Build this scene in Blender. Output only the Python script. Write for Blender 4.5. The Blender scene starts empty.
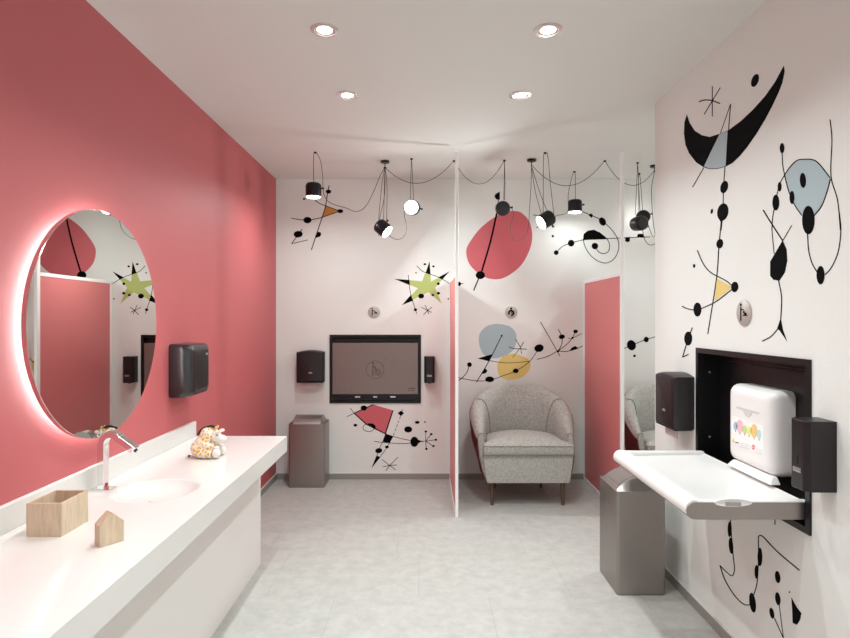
import bpy, bmesh, math, random
from mathutils import Vector, Matrix
random.seed(7)
PI = math.pi
C = bpy.context.scene.collection
S = bpy.context.scene

# ------------------------------------------------------------------ camera, world, exposure, lights
EYE = 1.45; F = 578.5                       # eye height in metres, focal length in pixels of an 850 wide frame
XL, XR, YB, ZC = -1.351, 1.36, 5.245, 2.72  # left wall, right wall, back wall, ceiling
cam = bpy.data.cameras.new('camera'); cam.lens = 24.5; cam.sensor_width = 36; cam.clip_start = 0.02
co = bpy.data.objects.new('camera', cam); C.objects.link(co)
co.location = (0, 0, EYE); co.rotation_euler = (PI/2, 0, 0); S.camera = co
w = bpy.data.worlds.new('world'); S.world = w; w.use_nodes = True
w.node_tree.nodes['Background'].inputs[0].default_value = (1, .97, .95, 1)
w.node_tree.nodes['Background'].inputs[1].default_value = .3
S.view_settings.view_transform = 'Standard'; S.view_settings.look = 'None'
S.view_settings.gamma = 1; S.view_settings.use_curve_mapping = False
S.view_settings.exposure = 0.14
DOWN_W = {3.28: 7.4, 2.54: 5.8, 4.15: 12.}   # watts of the ceiling downlights by row, the others 4.6
DOWN_XY = [(x, y) for y in (-.45, .32, 1.06, 1.80, 2.54, 3.28) for x in (-.44, .54)]+[(2.15, 4.15)]  # unseen rows continue the visible four; the third bay lamp is added light
for x, y in DOWN_XY:
    l = bpy.data.lights.new('downlight_lamp', 'AREA'); l.shape = 'DISK'; l.size = .075; l.energy = DOWN_W.get(y, 4.6)
    l.color = (.93, 1, 1); l.spread = 2.2
    o = bpy.data.objects.new('downlight_lamp', l); o.location = (x, y, ZC-.012); C.objects.link(o)

fill = bpy.data.lights.new('added_fill_light', 'AREA'); fill.shape = 'RECTANGLE'; fill.size = 2.2; fill.size_y = 1.7  # added soft fill from behind the camera, not a known window
fill.energy = 6.5; fill.color = (.93, 1, 1)
o = bpy.data.objects.new('added_fill_light', fill); o.location = (.2, -1.56, 1.55); o.rotation_euler = (PI/2, 0, 0); C.objects.link(o)
PENDANT_E = 9.0; PENDANT_W = 6.8

# ------------------------------------------------------------------ materials
def lin(c):
    return tuple(((v/255)/12.92 if v/255 <= .04045 else ((v/255+.055)/1.055)**2.4) for v in c)
def mat(name, rgb, rough=.5, metal=0., emit=None, es=0, bump=None, mott=None, coat=0., spec=None, grain=None):
    m = bpy.data.materials.new(name); m.use_nodes = True
    nt = m.node_tree; b = nt.nodes['Principled BSDF']
    col = (*lin(rgb), 1)
    b.inputs['Base Color'].default_value = col
    b.inputs['Roughness'].default_value = rough; b.inputs['Metallic'].default_value = metal
    if coat: b.inputs['Coat Weight'].default_value = coat; b.inputs['Coat Roughness'].default_value = .08
    if spec is not None: b.inputs['Specular IOR Level'].default_value = spec
    if emit: b.inputs['Emission Color'].default_value = (*emit, 1); b.inputs['Emission Strength'].default_value = es
    tc = nt.nodes.new('ShaderNodeTexCoord')
    if bump:
        n = nt.nodes.new('ShaderNodeTexNoise'); n.inputs['Scale'].default_value = bump[0]; n.inputs['Detail'].default_value = 4
        nt.links.new(tc.outputs['Object'], n.inputs['Vector'])
        bp = nt.nodes.new('ShaderNodeBump'); bp.inputs['Strength'].default_value = bump[1]; bp.inputs['Distance'].default_value = bump[2]
        nt.links.new(n.outputs['Fac'], bp.inputs['Height']); nt.links.new(bp.outputs['Normal'], b.inputs['Normal'])
    if mott or grain:
        src = tc.outputs['Object']
        n = nt.nodes.new('ShaderNodeTexNoise'); n.inputs['Detail'].default_value = 6
        if grain:
            mp = nt.nodes.new('ShaderNodeMapping'); mp.inputs['Scale'].default_value = grain[2]
            nt.links.new(src, mp.inputs['Vector']); src = mp.outputs['Vector']
            n.inputs['Scale'].default_value = grain[0]; n.inputs['Distortion'].default_value = .6; c2 = grain[1]
        else:
            n.inputs['Scale'].default_value = mott[0]; c2 = mott[1]
        n.inputs['Roughness'].default_value = .65
        nt.links.new(src, n.inputs['Vector'])
        r = nt.nodes.new('ShaderNodeValToRGB')
        r.color_ramp.elements[0].position = .36; r.color_ramp.elements[0].color = (*lin(c2), 1)
        r.color_ramp.elements[1].position = .64; r.color_ramp.elements[1].color = col
        nt.links.new(n.outputs['Fac'], r.inputs[0]); nt.links.new(r.outputs[0], b.inputs['Base Color'])
    return m
PINK = (192, 96, 99)
m_pinkwall = mat('pink_wall_paint', PINK, .55, bump=(140, .2, .003))
m_pinkpanel = mat('pink_panel_laminate', (218, 126, 126), .42)
m_wall = mat('white_wall_paint', (233, 235, 231), .6, bump=(140, .25, .003))
m_ceil = mat('ceiling_paint', (228, 229, 224), .75)
m_white = mat('white_satin_metal', (250, 249, 248), .35)
m_solid = mat('white_solid_surface', (224, 221, 217), .12, spec=.5)
m_cab = mat('white_cabinet_laminate', (236, 230, 226), .35)
m_base = mat('grey_baseboard', (150, 145, 140), .5)
m_basetop = mat('baseboard_edge', (205, 200, 196), .4)
m_black = mat('black_wall_paint', (6, 6, 7), .8, spec=.08)
m_dred = mat('decal_red', (206, 98, 106), .6)
m_dblue = mat('decal_blue', (172, 192, 197), .6)
m_dyel = mat('decal_yellow', (226, 202, 122), .6)
m_dgrn = mat('decal_green', (176, 192, 112), .6)
m_dora = mat('decal_orange', (202, 140, 52), .6)
m_blkmet = mat('black_enamelled_metal', (15, 15, 17), .32, .2)
m_darkm = mat('dark_steel', (44, 44, 47), .28, .85)
m_dry = mat('glossy_graphite', (74, 74, 76), .24, .8)
m_disp = mat('black_brushed_steel', (58, 54, 56), .36, .75)
m_steel = mat('brushed_steel', (158, 150, 146), .36, .95)
m_sign = mat('satin_sign_steel', (190, 184, 178), .4, .35)
m_bin = mat('bin_brushed_steel', (156, 150, 146), .38, .9)
m_panelst = mat('fine_brushed_steel', (150, 137, 133), .42, .85, grain=(60, (140, 128, 124), (1, 1, 8)))
m_chrome = mat('chrome', (235, 235, 235), .06, 1)
m_mirror = mat('mirror_glass', (206, 204, 200), .0, 1)
m_mirrim = mat('mirror_edge', (214, 190, 190), .15, .9)
m_led = mat('led_strip', (255, 255, 255), .5, emit=(.80, 1, .98), es=24)
m_bulb = mat('downlight_bulb', (255, 255, 255), .5, emit=(1, .97, .94), es=5)
m_diff = mat('lamp_diffuser', (255, 255, 255), .5, emit=(1, .99, .98), es=PENDANT_E)
m_refl = mat('downlight_reflector', (235, 225, 222), .25, .6)
m_cord = mat('black_cord', (38, 34, 34), .6)
m_fab = mat('grey_chair_fabric', (190, 188, 182), .9, bump=(420, .5, .003), mott=(70, (156, 153, 147)))
m_maroon = mat('maroon_fabric', (112, 52, 56), .8, bump=(420, .4, .003), mott=(24, (88, 40, 44)))
m_piping = mat('chair_piping', (130, 124, 118), .8)
m_walnut = mat('brown_leg_wood', (98, 78, 60), .45, grain=(9, (78, 60, 46), (6, 6, .8)))
m_birch = mat('pale_birch_wood', (220, 197, 170), .5, grain=(9, (198, 177, 152), (9, 9, .9)))
m_birchin = mat('inner_birch_wood', (196, 164, 134), .55, grain=(9, (178, 144, 114), (9, 9, .9)))
m_paper = mat('paper_towel', (205, 188, 184), .9)
m_plastic = mat('white_plastic', (236, 234, 232), .3)
m_plastic2 = mat('white_plastic_basin', (232, 231, 230), .32)
m_badge = mat('silver_badge', (205, 200, 198), .3, .8)
m_grey = mat('grey_plastic', (170, 160, 156), .5)
m_plush = mat('white_plush', (240, 232, 226), .95, bump=(300, .4, .004))
m_mane = mat('dark_mane_wool', (62, 54, 50), .95, bump=(200, .8, .006))
m_engr = mat('engraved_line', (96, 84, 82), .5, .5)

# giraffe hide: yellow-orange patches on white
m_gir = mat('giraffe_plush', (240, 232, 226), .95, bump=(300, .4, .004))
nt = m_gir.node_tree; b = nt.nodes['Principled BSDF']
v = nt.nodes.new('ShaderNodeTexVoronoi'); v.feature = 'DISTANCE_TO_EDGE'; v.inputs['Scale'].default_value = 62
tc = nt.nodes.new('ShaderNodeTexCoord'); nt.links.new(tc.outputs['Object'], v.inputs['Vector'])
r = nt.nodes.new('ShaderNodeValToRGB'); r.color_ramp.elements[0].position = .12; r.color_ramp.elements[0].color = (*lin((242, 234, 226)), 1)
r.color_ramp.elements[1].position = .17; r.color_ramp.elements[1].color = (*lin((236, 184, 74)), 1)
nt.links.new(v.outputs['Distance'], r.inputs[0]); nt.links.new(r.outputs[0], b.inputs['Base Color'])

# floor: grey mineral tiles, rows .5525 deep, .8 long, staggered
m_floor = mat('grey_tile_floor', (196, 196, 192), .42)
nt = m_floor.node_tree; b = nt.nodes['Principled BSDF']; N = nt.nodes; L = nt.links
tc = N.new('ShaderNodeTexCoord'); sp = N.new('ShaderNodeSeparateXYZ'); L.new(tc.outputs['Object'], sp.inputs[0])
def mth(op, a, bb=None, cc=None):
    n = N.new('ShaderNodeMath'); n.operation = op
    for i, q in enumerate((a, bb, cc)):
        if q is None: continue
        if isinstance(q, (int, float)): n.inputs[i].default_value = q
        else: L.new(q, n.inputs[i])
    return n.outputs[0]
ry = mth('DIVIDE', mth('SUBTRACT', sp.outputs['Y'], 3.017), .5525)
row = mth('FLOOR', ry); fy = mth('FRACT', ry)
off = mth('MULTIPLY', mth('FRACT', mth('MULTIPLY', row, .37)), .8)
for k, ox in ((-2, -.3), (-1, -.469), (0, -.034), (1, -.175), (2, -.488), (3, -.60)):
    eq = mth('COMPARE', row, k, .1)
    off = mth('ADD', mth('MULTIPLY', off, mth('SUBTRACT', 1, eq)), mth('MULTIPLY', eq, ox))
fx = mth('FRACT', mth('DIVIDE', mth('SUBTRACT', sp.outputs['X'], off), .80))
jx = mth('LESS_THAN', mth('MULTIPLY', mth('PINGPONG', fx, .5), .8), .0016)
jy = mth('MULTIPLY', mth('LESS_THAN', mth('MULTIPLY', mth('PINGPONG', fy, .5), .5525), .0012), .15)
jo = mth('MAXIMUM', jx, jy)
n1 = N.new('ShaderNodeTexNoise'); n1.inputs['Scale'].default_value = 13; n1.inputs['Detail'].default_value = 8; n1.inputs['Roughness'].default_value = .68
L.new(tc.outputs['Object'], n1.inputs['Vector'])
rp = N.new('ShaderNodeValToRGB'); rp.color_ramp.elements[0].position = .32; rp.color_ramp.elements[0].color = (*lin((168, 167, 162)), 1)
rp.color_ramp.elements[1].position = .66; rp.color_ramp.elements[1].color = (*lin((187, 185, 180)), 1)
L.new(n1.outputs['Fac'], rp.inputs[0])
mx = N.new('ShaderNodeMixRGB'); L.new(jo, mx.inputs[0]); L.new(rp.outputs[0], mx.inputs[1]); mx.inputs[2].default_value = (*lin((160, 160, 158)), 1)
L.new(mx.outputs[0], b.inputs['Base Color'])

# ------------------------------------------------------------------ mesh builder
class MB:
    def __init__(s): s.v = []; s.f = []; s.m = []; s.mats = []
    def mi(s, m):
        if m not in s.mats: s.mats.append(m)
        return s.mats.index(m)
    def add(s, vs, fs, m):
        k = len(s.v); i = s.mi(m)
        s.v += [tuple(q) for q in vs]
        for f in fs: s.f.append([k+j for j in f]); s.m.append(i)
        return s
    def box(s, a, b, m):
        x0, y0, z0 = a; x1, y1, z1 = b
        vs = [(x0,y0,z0),(x1,y0,z0),(x1,y1,z0),(x0,y1,z0),(x0,y0,z1),(x1,y0,z1),(x1,y1,z1),(x0,y1,z1)]
        return s.add(vs, [(0,3,2,1),(4,5,6,7),(0,1,5,4),(1,2,6,5),(2,3,7,6),(3,0,4,7)], m)
    def loft(s, rings, m, cap0=True, cap1=True, closed=True):
        n = len(rings[0]); vs = [p for r in rings for p in r]; fs = []
        for i in range(len(rings)-1):
            for j in range(n if closed else n-1):
                a = i*n+j; b2 = i*n+(j+1) % n
                fs.append((a, b2, b2+n, a+n))
        if cap0: fs.append(tuple(range(n))[::-1])
        if cap1: fs.append(tuple(range((len(rings)-1)*n, len(rings)*n)))
        return s.add(vs, fs, m)
    def lathe(s, prof, m, seg=32, M=Matrix.Identity(4), cap=True):
        rings = [[M @ Vector((r*math.cos(2*PI*k/seg), r*math.sin(2*PI*k/seg), z)) for k in range(seg)] for r, z in prof]
        return s.loft(rings, m, cap, cap)
    def tube(s, pts, r, m, seg=8, rad=None):
        pts = [Vector(p) for p in pts]; rings = []; up = None
        for i, p in enumerate(pts):
            d = (pts[min(i+1, len(pts)-1)]-pts[max(i-1, 0)]).normalized()
            if up is None: up = d.orthogonal().normalized()
            up = (up-d*up.dot(d)).normalized(); sd = d.cross(up)
            rr = rad[i] if rad else r
            rings.append([p+(up*math.cos(2*PI*k/seg)+sd*math.sin(2*PI*k/seg))*rr for k in range(seg)])
        return s.loft(rings, m)
    def ell(s, c, r, m, M=None, seg=24, rg=14):
        M = M or Matrix.Identity(3); rings = []
        for i in range(1, rg):
            a = PI*i/rg
            rings.append([Vector(c)+M @ Vector((r[0]*math.sin(a)*math.cos(2*PI*k/seg), r[1]*math.sin(a)*math.sin(2*PI*k/seg), -r[2]*math.cos(a))) for k in range(seg)])
        return s.loft(rings, m)
    def build(s, name, parent=None, smooth=35, bevel=None, bseg=3, loc=None):
        me = bpy.data.meshes.new(name); me.from_pydata(s.v, [], s.f)
        for m in s.mats: me.materials.append(m)
        for p, i in zip(me.polygons, s.m): p.material_index = i
        bm = bmesh.new(); bm.from_mesh(me); bmesh.ops.recalc_face_normals(bm, faces=bm.faces); bm.to_mesh(me); bm.free()
        if smooth:
            for p in me.polygons: p.use_smooth = True
            me.set_sharp_from_angle(angle=math.radians(smooth))
        o = bpy.data.objects.new(name, me); C.objects.link(o)
        if parent: o.parent = parent
        if loc: o.location = loc
        if bevel:
            b = o.modifiers.new('bevel', 'BEVEL'); b.width = bevel; b.segments = bseg; b.limit_method = 'ANGLE'; b.angle_limit = math.radians(40)
            b.harden_normals = True
        return o
def thing(name, label, cat, loc=(0,0,0), rz=0, group=None):
    o = bpy.data.objects.new(name, None); o.empty_display_size = .05; C.objects.link(o)
    o.location = loc; o.rotation_euler = (0, 0, rz); return tag(o, label, cat, group)
def tag(o, label, cat, group=None):
    o['label'] = label; o['category'] = cat
    if group: o['group'] = group
    return o
def lab(o, t): o['label'] = t; return o
def struct(o): o['kind'] = 'structure'; return o
def children_of(o): return [c for c in bpy.data.objects if c.parent == o]
def dup(o, parent=None):
    c = o.copy(); C.objects.link(c)
    if parent: c.parent = parent
    for ch in children_of(o): dup(ch, c)
    return c
def cat_rom(pts, n=8):
    if len(pts) < 3: return [Vector(p) for p in pts]
    P = [Vector(p) for p in pts]; P = [2*P[0]-P[1]]+P+[2*P[-1]-P[-2]]; out = []
    for i in range(1, len(P)-2):
        for k in range(n):
            t = k/n; a, b_, c, d = P[i-1], P[i], P[i+1], P[i+2]
            out.append(.5*((2*b_)+(c-a)*t+(2*a-5*b_+4*c-d)*t*t+(3*b_-a-3*c+d)*t**3))
    out.append(P[-2]); return out
def rrect(w_, h, r, n=6):
    out = []
    for cx, cy, a0 in ((w_/2-r, h/2-r, 0), (-w_/2+r, h/2-r, PI/2), (-w_/2+r, -h/2+r, PI), (w_/2-r, -h/2+r, 1.5*PI)):
        for k in range(n+1):
            a = a0+PI/2*k/n; out.append((cx+r*math.cos(a), cy+r*math.sin(a)))
    return out
def at(px, py, Y):                          # sight line of pixel (px, py) cut at depth Y
    return Vector(((px-425)*Y/F, Y, EYE-(py-319)*Y/F))

# ------------------------------------------------------------------ room shell
XE = 2.72; YF = -1.6; YC = 3.42             # far right wall of the bays, wall behind, corner of the right wall
MB().box((XL-.1, YF-.1, -.1), (XE+.1, YB+.2, 0), m_floor).build('floor', smooth=0)['kind'] = 'structure'
MB().box((XL-.1, YF-.1, ZC), (XE+.1, YB+.2, ZC+.1), m_ceil).build('ceiling', smooth=0)['kind'] = 'structure'
MB().box((XL-.1, YF-.1, 0), (XL, YB+.2, ZC), m_pinkwall).build('wall_left', smooth=0)['kind'] = 'structure'
b_ = MB()
for a, c in (((XL, 0), (-.9, ZC)), ((1.3, 0), (XE, ZC)), ((-.9, 0), (1.3, .7)), ((-.9, 2.4), (1.3, ZC))):
    b_.box((a[0], YF-.1, a[1]), (c[0], YF, c[1]), m_wall)
struct(b_.build('wall_front', smooth=0))
b_ = MB()
for a, c in (((-.9, .7), (1.3, .75)), ((-.9, 2.35), (1.3, 2.4)), ((-.9, .75), (-.85, 2.35)), ((1.25, .75), (1.3, 2.35)), ((.175, .75), (.225, 2.35))):
    b_.box((a[0], YF-.08, a[1]), (c[0], YF-.02, c[1]), m_white)
b_.box((-.9, YF-.06, .7), (1.3, YF-.05, 2.4), mat('frosted_glass', (235, 238, 238), .6))
struct(b_.build('added_window_1', smooth=0))  # invented window, added as a setting for the fill light
MB().box((XE, YC, 0), (XE+.1, YB+.2, ZC), m_wall).build('wall_far_right', smooth=0)['kind'] = 'structure'
ST_H, ST_Z = .62, .687          # half width, height and sill of both changing station recesses
SBX, SRY = -.451, 2.4625                    # centres of the recesses on the back and right walls
HWB, HWR = .414, .4285; HO = HWB-.012
b_ = MB()
for a, c in (((XL, 0), (SBX-HO, ZC)), ((SBX+HO, 0), (XE, ZC)), ((SBX-HO, 0), (SBX+HO, ST_Z+.012)), ((SBX-HO, ST_Z+ST_H-.012), (SBX+HO, ZC))):
    b_.box((a[0], YB, a[1]), (c[0], YB+.2, c[1]), m_wall)
struct(b_.build('wall_back', smooth=0))
b_ = MB(); HO = HWR-.012
for a, c in (((YF, 0), (SRY-HO, ZC)), ((SRY+HO, 0), (YC, ZC)), ((SRY-HO, 0), (SRY+HO, ST_Z+.012)), ((SRY-HO, ST_Z+ST_H-.012), (SRY+HO, ZC))):
    b_.box((XR, a[0], a[1]), (XR+.2, c[0], c[1]), m_wall)
b_.box((XR+.2, YC-.2, 0), (XE, YC, ZC), m_wall)
struct(b_.build('wall_right', smooth=0))
def baseboard(name, a, c):
    q = MB().box(a, (c[0], c[1], .05), m_base)
    q.box((a[0]-(0 if a[0] < 0 else 0), a[1], .05), (c[0], c[1], .054), m_basetop)
    return struct(q.build(name, smooth=0))
baseboard('baseboard_left', (XL, YF, 0), (XL+.012, YB, 0))
baseboard('baseboard_back', (XL+.012, YB-.012, 0), (XE, YB, 0))
baseboard('baseboard_right', (XR-.012, YF, 0), (XR, YC+.012, 0))
baseboard('baseboard_return', (XR, YC, 0), (XE, YC+.012, 0))

# ------------------------------------------------------------------ partitions
def partition(x, label, d):
    t = thing('partition_screen', label, 'partition', (x, 4.238, 0), 0, 'pink partition screens')
    y1 = YB-4.238-.013; h = 1.795; fw = .028
    q = MB()
    q.box((-.011, .02, .0), (.011, y1, fw), m_white); q.box((-.011, .02, h-fw), (.011, y1, h), m_white)
    q.box((-.011, y1-fw, fw), (.011, y1, h-fw), m_white)
    q.build('frame', t, smooth=0, bevel=.002, bseg=1)
    MB().box((-.007, .02, fw), (.007, y1-fw, h-fw), m_pinkpanel).build('panel', t, smooth=0)
    MB().box((-.011, -.017, 0), (.011, .02, 2.672), m_white).build('post', t, smooth=0, bevel=.003)
    return t
partition(.232, 'pink framed partition with white post left of the grey armchair', 0)
partition(1.444, 'pink framed partition with white post right of the grey armchair in full view', 0)

# ------------------------------------------------------------------ ceiling downlights
def downlight():
    t = thing('downlight', '', 'ceiling light', (0, 0, 0), 0, 'recessed round ceiling downlights')
    MB().lathe([(.062, 0), (.061, -.004), (.046, -.006), (.045, 0)], m_refl, 40, cap=False).build('trim_ring', t)
    MB().lathe([(.045, -.005), (.036, -.003), (.030, -.001)], m_refl, 40, cap=False).build('reflector', t)
    MB().lathe([(.034, -.0005), (.034, -.003), (.02, -.005)], m_bulb, 32).build('bulb', t)
    return t
names = {(-.44, 2.54): 'round recessed downlight in the ceiling, front left of the visible four',
         (.54, 2.54): 'round recessed downlight in the ceiling, front right of the visible four',
         (-.44, 3.28): 'round recessed downlight in the ceiling, rear left of the visible four',
         (.54, 3.28): 'round recessed downlight in the ceiling, rear right of the visible four'}
first = None
for xy in DOWN_XY:
    if first is None: first = o = downlight()
    else: o = dup(first)
    o.location = (xy[0], xy[1], ZC)
    side = 'left' if xy[0] < 0 else 'right'
    other = {1.80: 'just in front of the frame top', 1.06: 'ahead of the viewer', .32: 'above the viewer', -.45: 'behind the viewer near the added window'}.get(xy[1])
    o['label'] = names.get(xy) or (f'round recessed downlight, {side} one {other}' if other else 'added round recessed downlight in the hidden third bay behind the right wall')

# ------------------------------------------------------------------ washbasin counter, vanity cabinet
CX0, CX1, CZ, CT = XL+.001, -.802, .77, .087
cy0, cy1 = .25, F/172
t = thing('washbasin_counter', 'long white solid surface counter with round sink along pink wall', 'counter', (-1.07, 2.3, CZ))
q = MB(); ox, oy = 1.07, -2.3
sr, hs, NS = .165, .20, 64
def sq(a):
    c, s_ = math.cos(a), math.sin(a); k = hs/max(abs(c), abs(s_)); return (k*c, k*s_)
vs = []; fs = []
for k in range(NS):
    a = 2*PI*k/NS; vs += [(sr*math.cos(a), sr*math.sin(a), 0), (*sq(a), 0)]
for k in range(NS):
    j = (k+1) % NS; fs.append((2*k, 2*k+1, 2*j+1, 2*j))
q.add(vs, fs, m_solid)
X0, X1, Y0, Y1 = CX0+ox, CX1+ox, cy0+oy, cy1+oy
def quad(x0, y0, x1, y1, z=0): q.add([(x0,y0,z),(x1,y0,z),(x1,y1,z),(x0,y1,z)], [(0,1,2,3)], m_solid)
quad(X0, Y0, X1, -hs); quad(X0, hs, X1, Y1); quad(X0, -hs, -hs, hs); quad(hs, -hs, X1, hs)
q.add([(X0,Y0,0),(X1,Y0,0),(X1,Y1,0),(X0,Y1,0),(X0,Y0,-CT),(X1,Y0,-CT),(X1,Y1,-CT),(X0,Y1,-CT)],
      [(0,1,5,4),(1,2,6,5),(2,3,7,6),(3,0,4,7)], m_solid)
quad(X0, Y0, X1, -hs, -CT); quad(X0, hs, X1, Y1, -CT); quad(X0, -hs, -hs, hs, -CT); quad(hs, -hs, X1, hs, -CT)
wt = q.build('worktop', t, smooth=0)
q = MB(); prof = [(1, 0), (.985, -.0008), (.965, -.003), (.93, -.010), (.86, -.028), (.74, -.048), (.5, -.062), (.15, -.068)]
q.lathe([(sr*a, z) for a, z in [(a, z*.6) for a, z in prof]], m_solid, NS, cap=False)
bs = q.build('sink_basin', t, smooth=60)
MB().lathe([(.026, -.0415), (.026, -.0385), (.018, -.0385)], m_solid, 24).build('drain', bs)
bsp = MB().box((-.01, -(cy1-cy0)/2, 0), (.01, (cy1-cy0)/2, .087), m_solid).build('backsplash', smooth=0, bevel=.002, loc=(CX0+.0105, (cy0+cy1)/2, CZ))
tag(bsp, 'long low white backsplash strip between counter and pink wall', 'backsplash')
tz = CZ-CT
cabx, caby = -.972, F/169.3
t = thing('vanity_cabinet', 'plain white cabinet standing under the washbasin counter', 'cabinet', (-1.15, 1.8, 0))
q = MB().box((XL+.014+1.15, cy0-1.8, .0), (cabx-.018+1.15, caby-1.8, tz-.001), m_cab).build('body', t, smooth=0)
for k in range(3):
    ya = cy0-1.8+(caby-cy0)*k/3; yb = cy0-1.8+(caby-cy0)*(k+1)/3
    pass
MB().box((cabx-.018+1.15, cy0-1.8, .0), (cabx+1.15, caby-1.8+.004, tz-.001), m_cab).build('front_panel', t, smooth=0, bevel=.001, bseg=1)

# ------------------------------------------------------------------ faucet
t = thing('faucet', 'square chrome swan neck faucet behind the round sink', 'faucet', (-1.285, 2.31, CZ))
path = [(0, .004), (0, .06), (0, .12), (0, .175)]
for k in range(1, 9):
    a = PI-k*(PI*.80)/8; path.append((.036+.036*math.cos(a), .180+.036*math.sin(a)*1.15))
dx, dz = (path[-1][0]-path[-2][0]), (path[-1][1]-path[-2][1]); ln = math.hypot(dx, dz)
dx, dz = .80, -.60
for k in range(1, 5): path.append((path[-1][0]+dx*.02, path[-1][1]+dz*.02))
rings = []; tk = [.013]*len(path)
for i, (px, pz) in enumerate(path):
    a = path[max(i-1, 0)]; c = path[min(i+1, len(path)-1)]
    d = Vector((c[0]-a[0], 0, c[1]-a[1])).normalized(); n = Vector((d.z, 0, -d.x)); p = Vector((px, 0, pz))
    rings.append([p+n*sx*.013+Vector((0, sy*.021, 0)) for sx, sy in ((-1, -1), (1, -1), (1, 1), (-1, 1))])
MB().loft(rings, m_chrome).build('spout', t, smooth=30, bevel=.002, bseg=2)
MB().box((-.035, -.027, 0), (.04, .027, .006), m_chrome).build('base_plate', t, smooth=0, bevel=.002)
pe = Vector((path[-1][0], 0, path[-1][1]))
MB().lathe([(.008, 0), (.008, -.006), (.005, -.006)], m_darkm, 16, Matrix.Translation(pe) @ Matrix.Rotation(math.radians(-53), 4, 'Y')).build('aerator', t)
sv = MB().box((.0132, -.007, .012), (.0155, .007, .026), mat('sensor_window', (150, 20, 40), .2)).build('sensor', t, smooth=0, bevel=.002)
lab(sv, 'small dark red sensor window')

# ------------------------------------------------------------------ wooden box, wooden house
t = thing('wooden_box', 'open pale wood box on the white counter', 'box', (-1.189, 1.876, CZ))
hw, hd, hh, th = .0555, .072, .105, .007
q = MB().box((-hw, -hd, 0), (hw, -hd+th, hh), m_birch).box((-hw, hd-th, 0), (hw, hd, hh), m_birch)
q.box((-hw, -hd+th, 0), (-hw+th, hd-th, hh), m_birch).box((hw-th, -hd+th, 0), (hw, hd-th, hh), m_birch)
q.build('side_walls', t, smooth=0, bevel=.0008, bseg=1)
MB().box((-hw+th, -hd+th, .001), (hw-th, hd-th, th), m_birchin).build('bottom', t, smooth=0)
hA = Vector((-.966, 1.718)); hB = Vector((-.922, 1.772)); hd_ = (hB-hA).normalized(); hn = Vector((-hd_.y, hd_.x))
ang = math.atan2(hd_.y, hd_.x)
q = MB(); pr = [(0, 0), (.070, 0), (.070, .064), (.035, .097), (0, .064)]
q.loft([[(x, 0, z) for x, z in pr], [(x, .038, z) for x, z in pr]], m_birch)
o = q.build('wooden_house_block', smooth=0, bevel=.001, bseg=2, loc=(hA.x, hA.y, CZ)); o.rotation_euler.z = ang
tag(o, 'small house shaped block of pale wood on the counter', 'toy block')

# ------------------------------------------------------------------ giraffe plush
t = thing('giraffe_plush_toy', 'seated white plush giraffe with yellow patches on the counter end', 'soft toy', (-1.091, 2.85, CZ))
g = .000695
def G(px, py, y=0): return Vector(((px-165)*g, y, (300-py)*g))
q = MB()
q.ell(G(152, 235), (.053, .050, .048), m_gir); q.ell(G(165, 195), (.038, .040, .040), m_gir)
q.ell(G(195, 140), (.036, .034, .036), m_gir); q.ell(G(180, 168), (.036, .036, .034), m_gir)
for sy in (-1, 1):
    q.tube([G(150, 262, sy*.03), G(200, 264, sy*.036), G(245, 263, sy*.038)], .022, m_gir, 16, [.025, .024, .021])
    q.tube([G(165, 195, sy*.025), G(210, 210, sy*.036), G(252, 222, sy*.03)], .016, m_gir, 16, [.018, .016, .014])
o = q.build('body', t, smooth=60)
rm = o.modifiers.new('remesh', 'REMESH'); rm.mode = 'VOXEL'; rm.voxel_size = .003; rm.use_smooth_shade = True
sm = o.modifiers.new('smooth', 'SMOOTH'); sm.factor = .6; sm.iterations = 4
q = MB(); q.ell(G(255, 150), (.022, .026, .030), m_plush); q.ell(G(290, 172), (.027, .024, .021), m_plush)
o = q.build('muzzle', t, smooth=60)
rm = o.modifiers.new('remesh', 'REMESH'); rm.mode = 'VOXEL'; rm.voxel_size = .003; rm.use_smooth_shade = True
for sy in (-1, 1):
    MB().ell(G(274, 262, sy*.038), (.021, .021, .023), m_plush).build('foot', t, smooth=60)
    MB().ell(G(272, 228, sy*.03), (.014, .014, .012), m_plush).build('hand', t, smooth=60)
    MB().ell(G(282, 118, sy*.024), (.015, .006, .009), m_plush, Matrix.Rotation(-.2, 3, 'Y')).build('ear', t, smooth=60)
    MB().ell(G(272, 140, sy*.022), (.003, .003, .0035), m_black).build('eye', t, smooth=60)
    q = MB().tube([G(252, 112, sy*.012), G(258, 90, sy*.013)], .004, m_dyel, 10); q.ell(G(259, 86, sy*.013), (.006, .006, .006), m_dyel)
    q.build('horn', t, smooth=60)
q = MB(); mp = cat_rom([G(128, 138), G(150, 108), G(185, 88), G(225, 80), G(250, 88)], 5)
for i, p in enumerate(mp):
    q.ell(p+Vector((random.uniform(-1, 1)*.001, 0, random.uniform(-1, 1)*.001)), (.0062, .007, .0058), m_mane, seg=8, rg=6)
q.build('mane', t, smooth=60)
q = MB().tube([G(82, 286), G(70, 296), G(62, 294)], .0025, m_plush, 8); q.ell(G(62, 292), (.008, .005, .005), m_mane)
q.build('tail', t, smooth=60)

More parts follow.
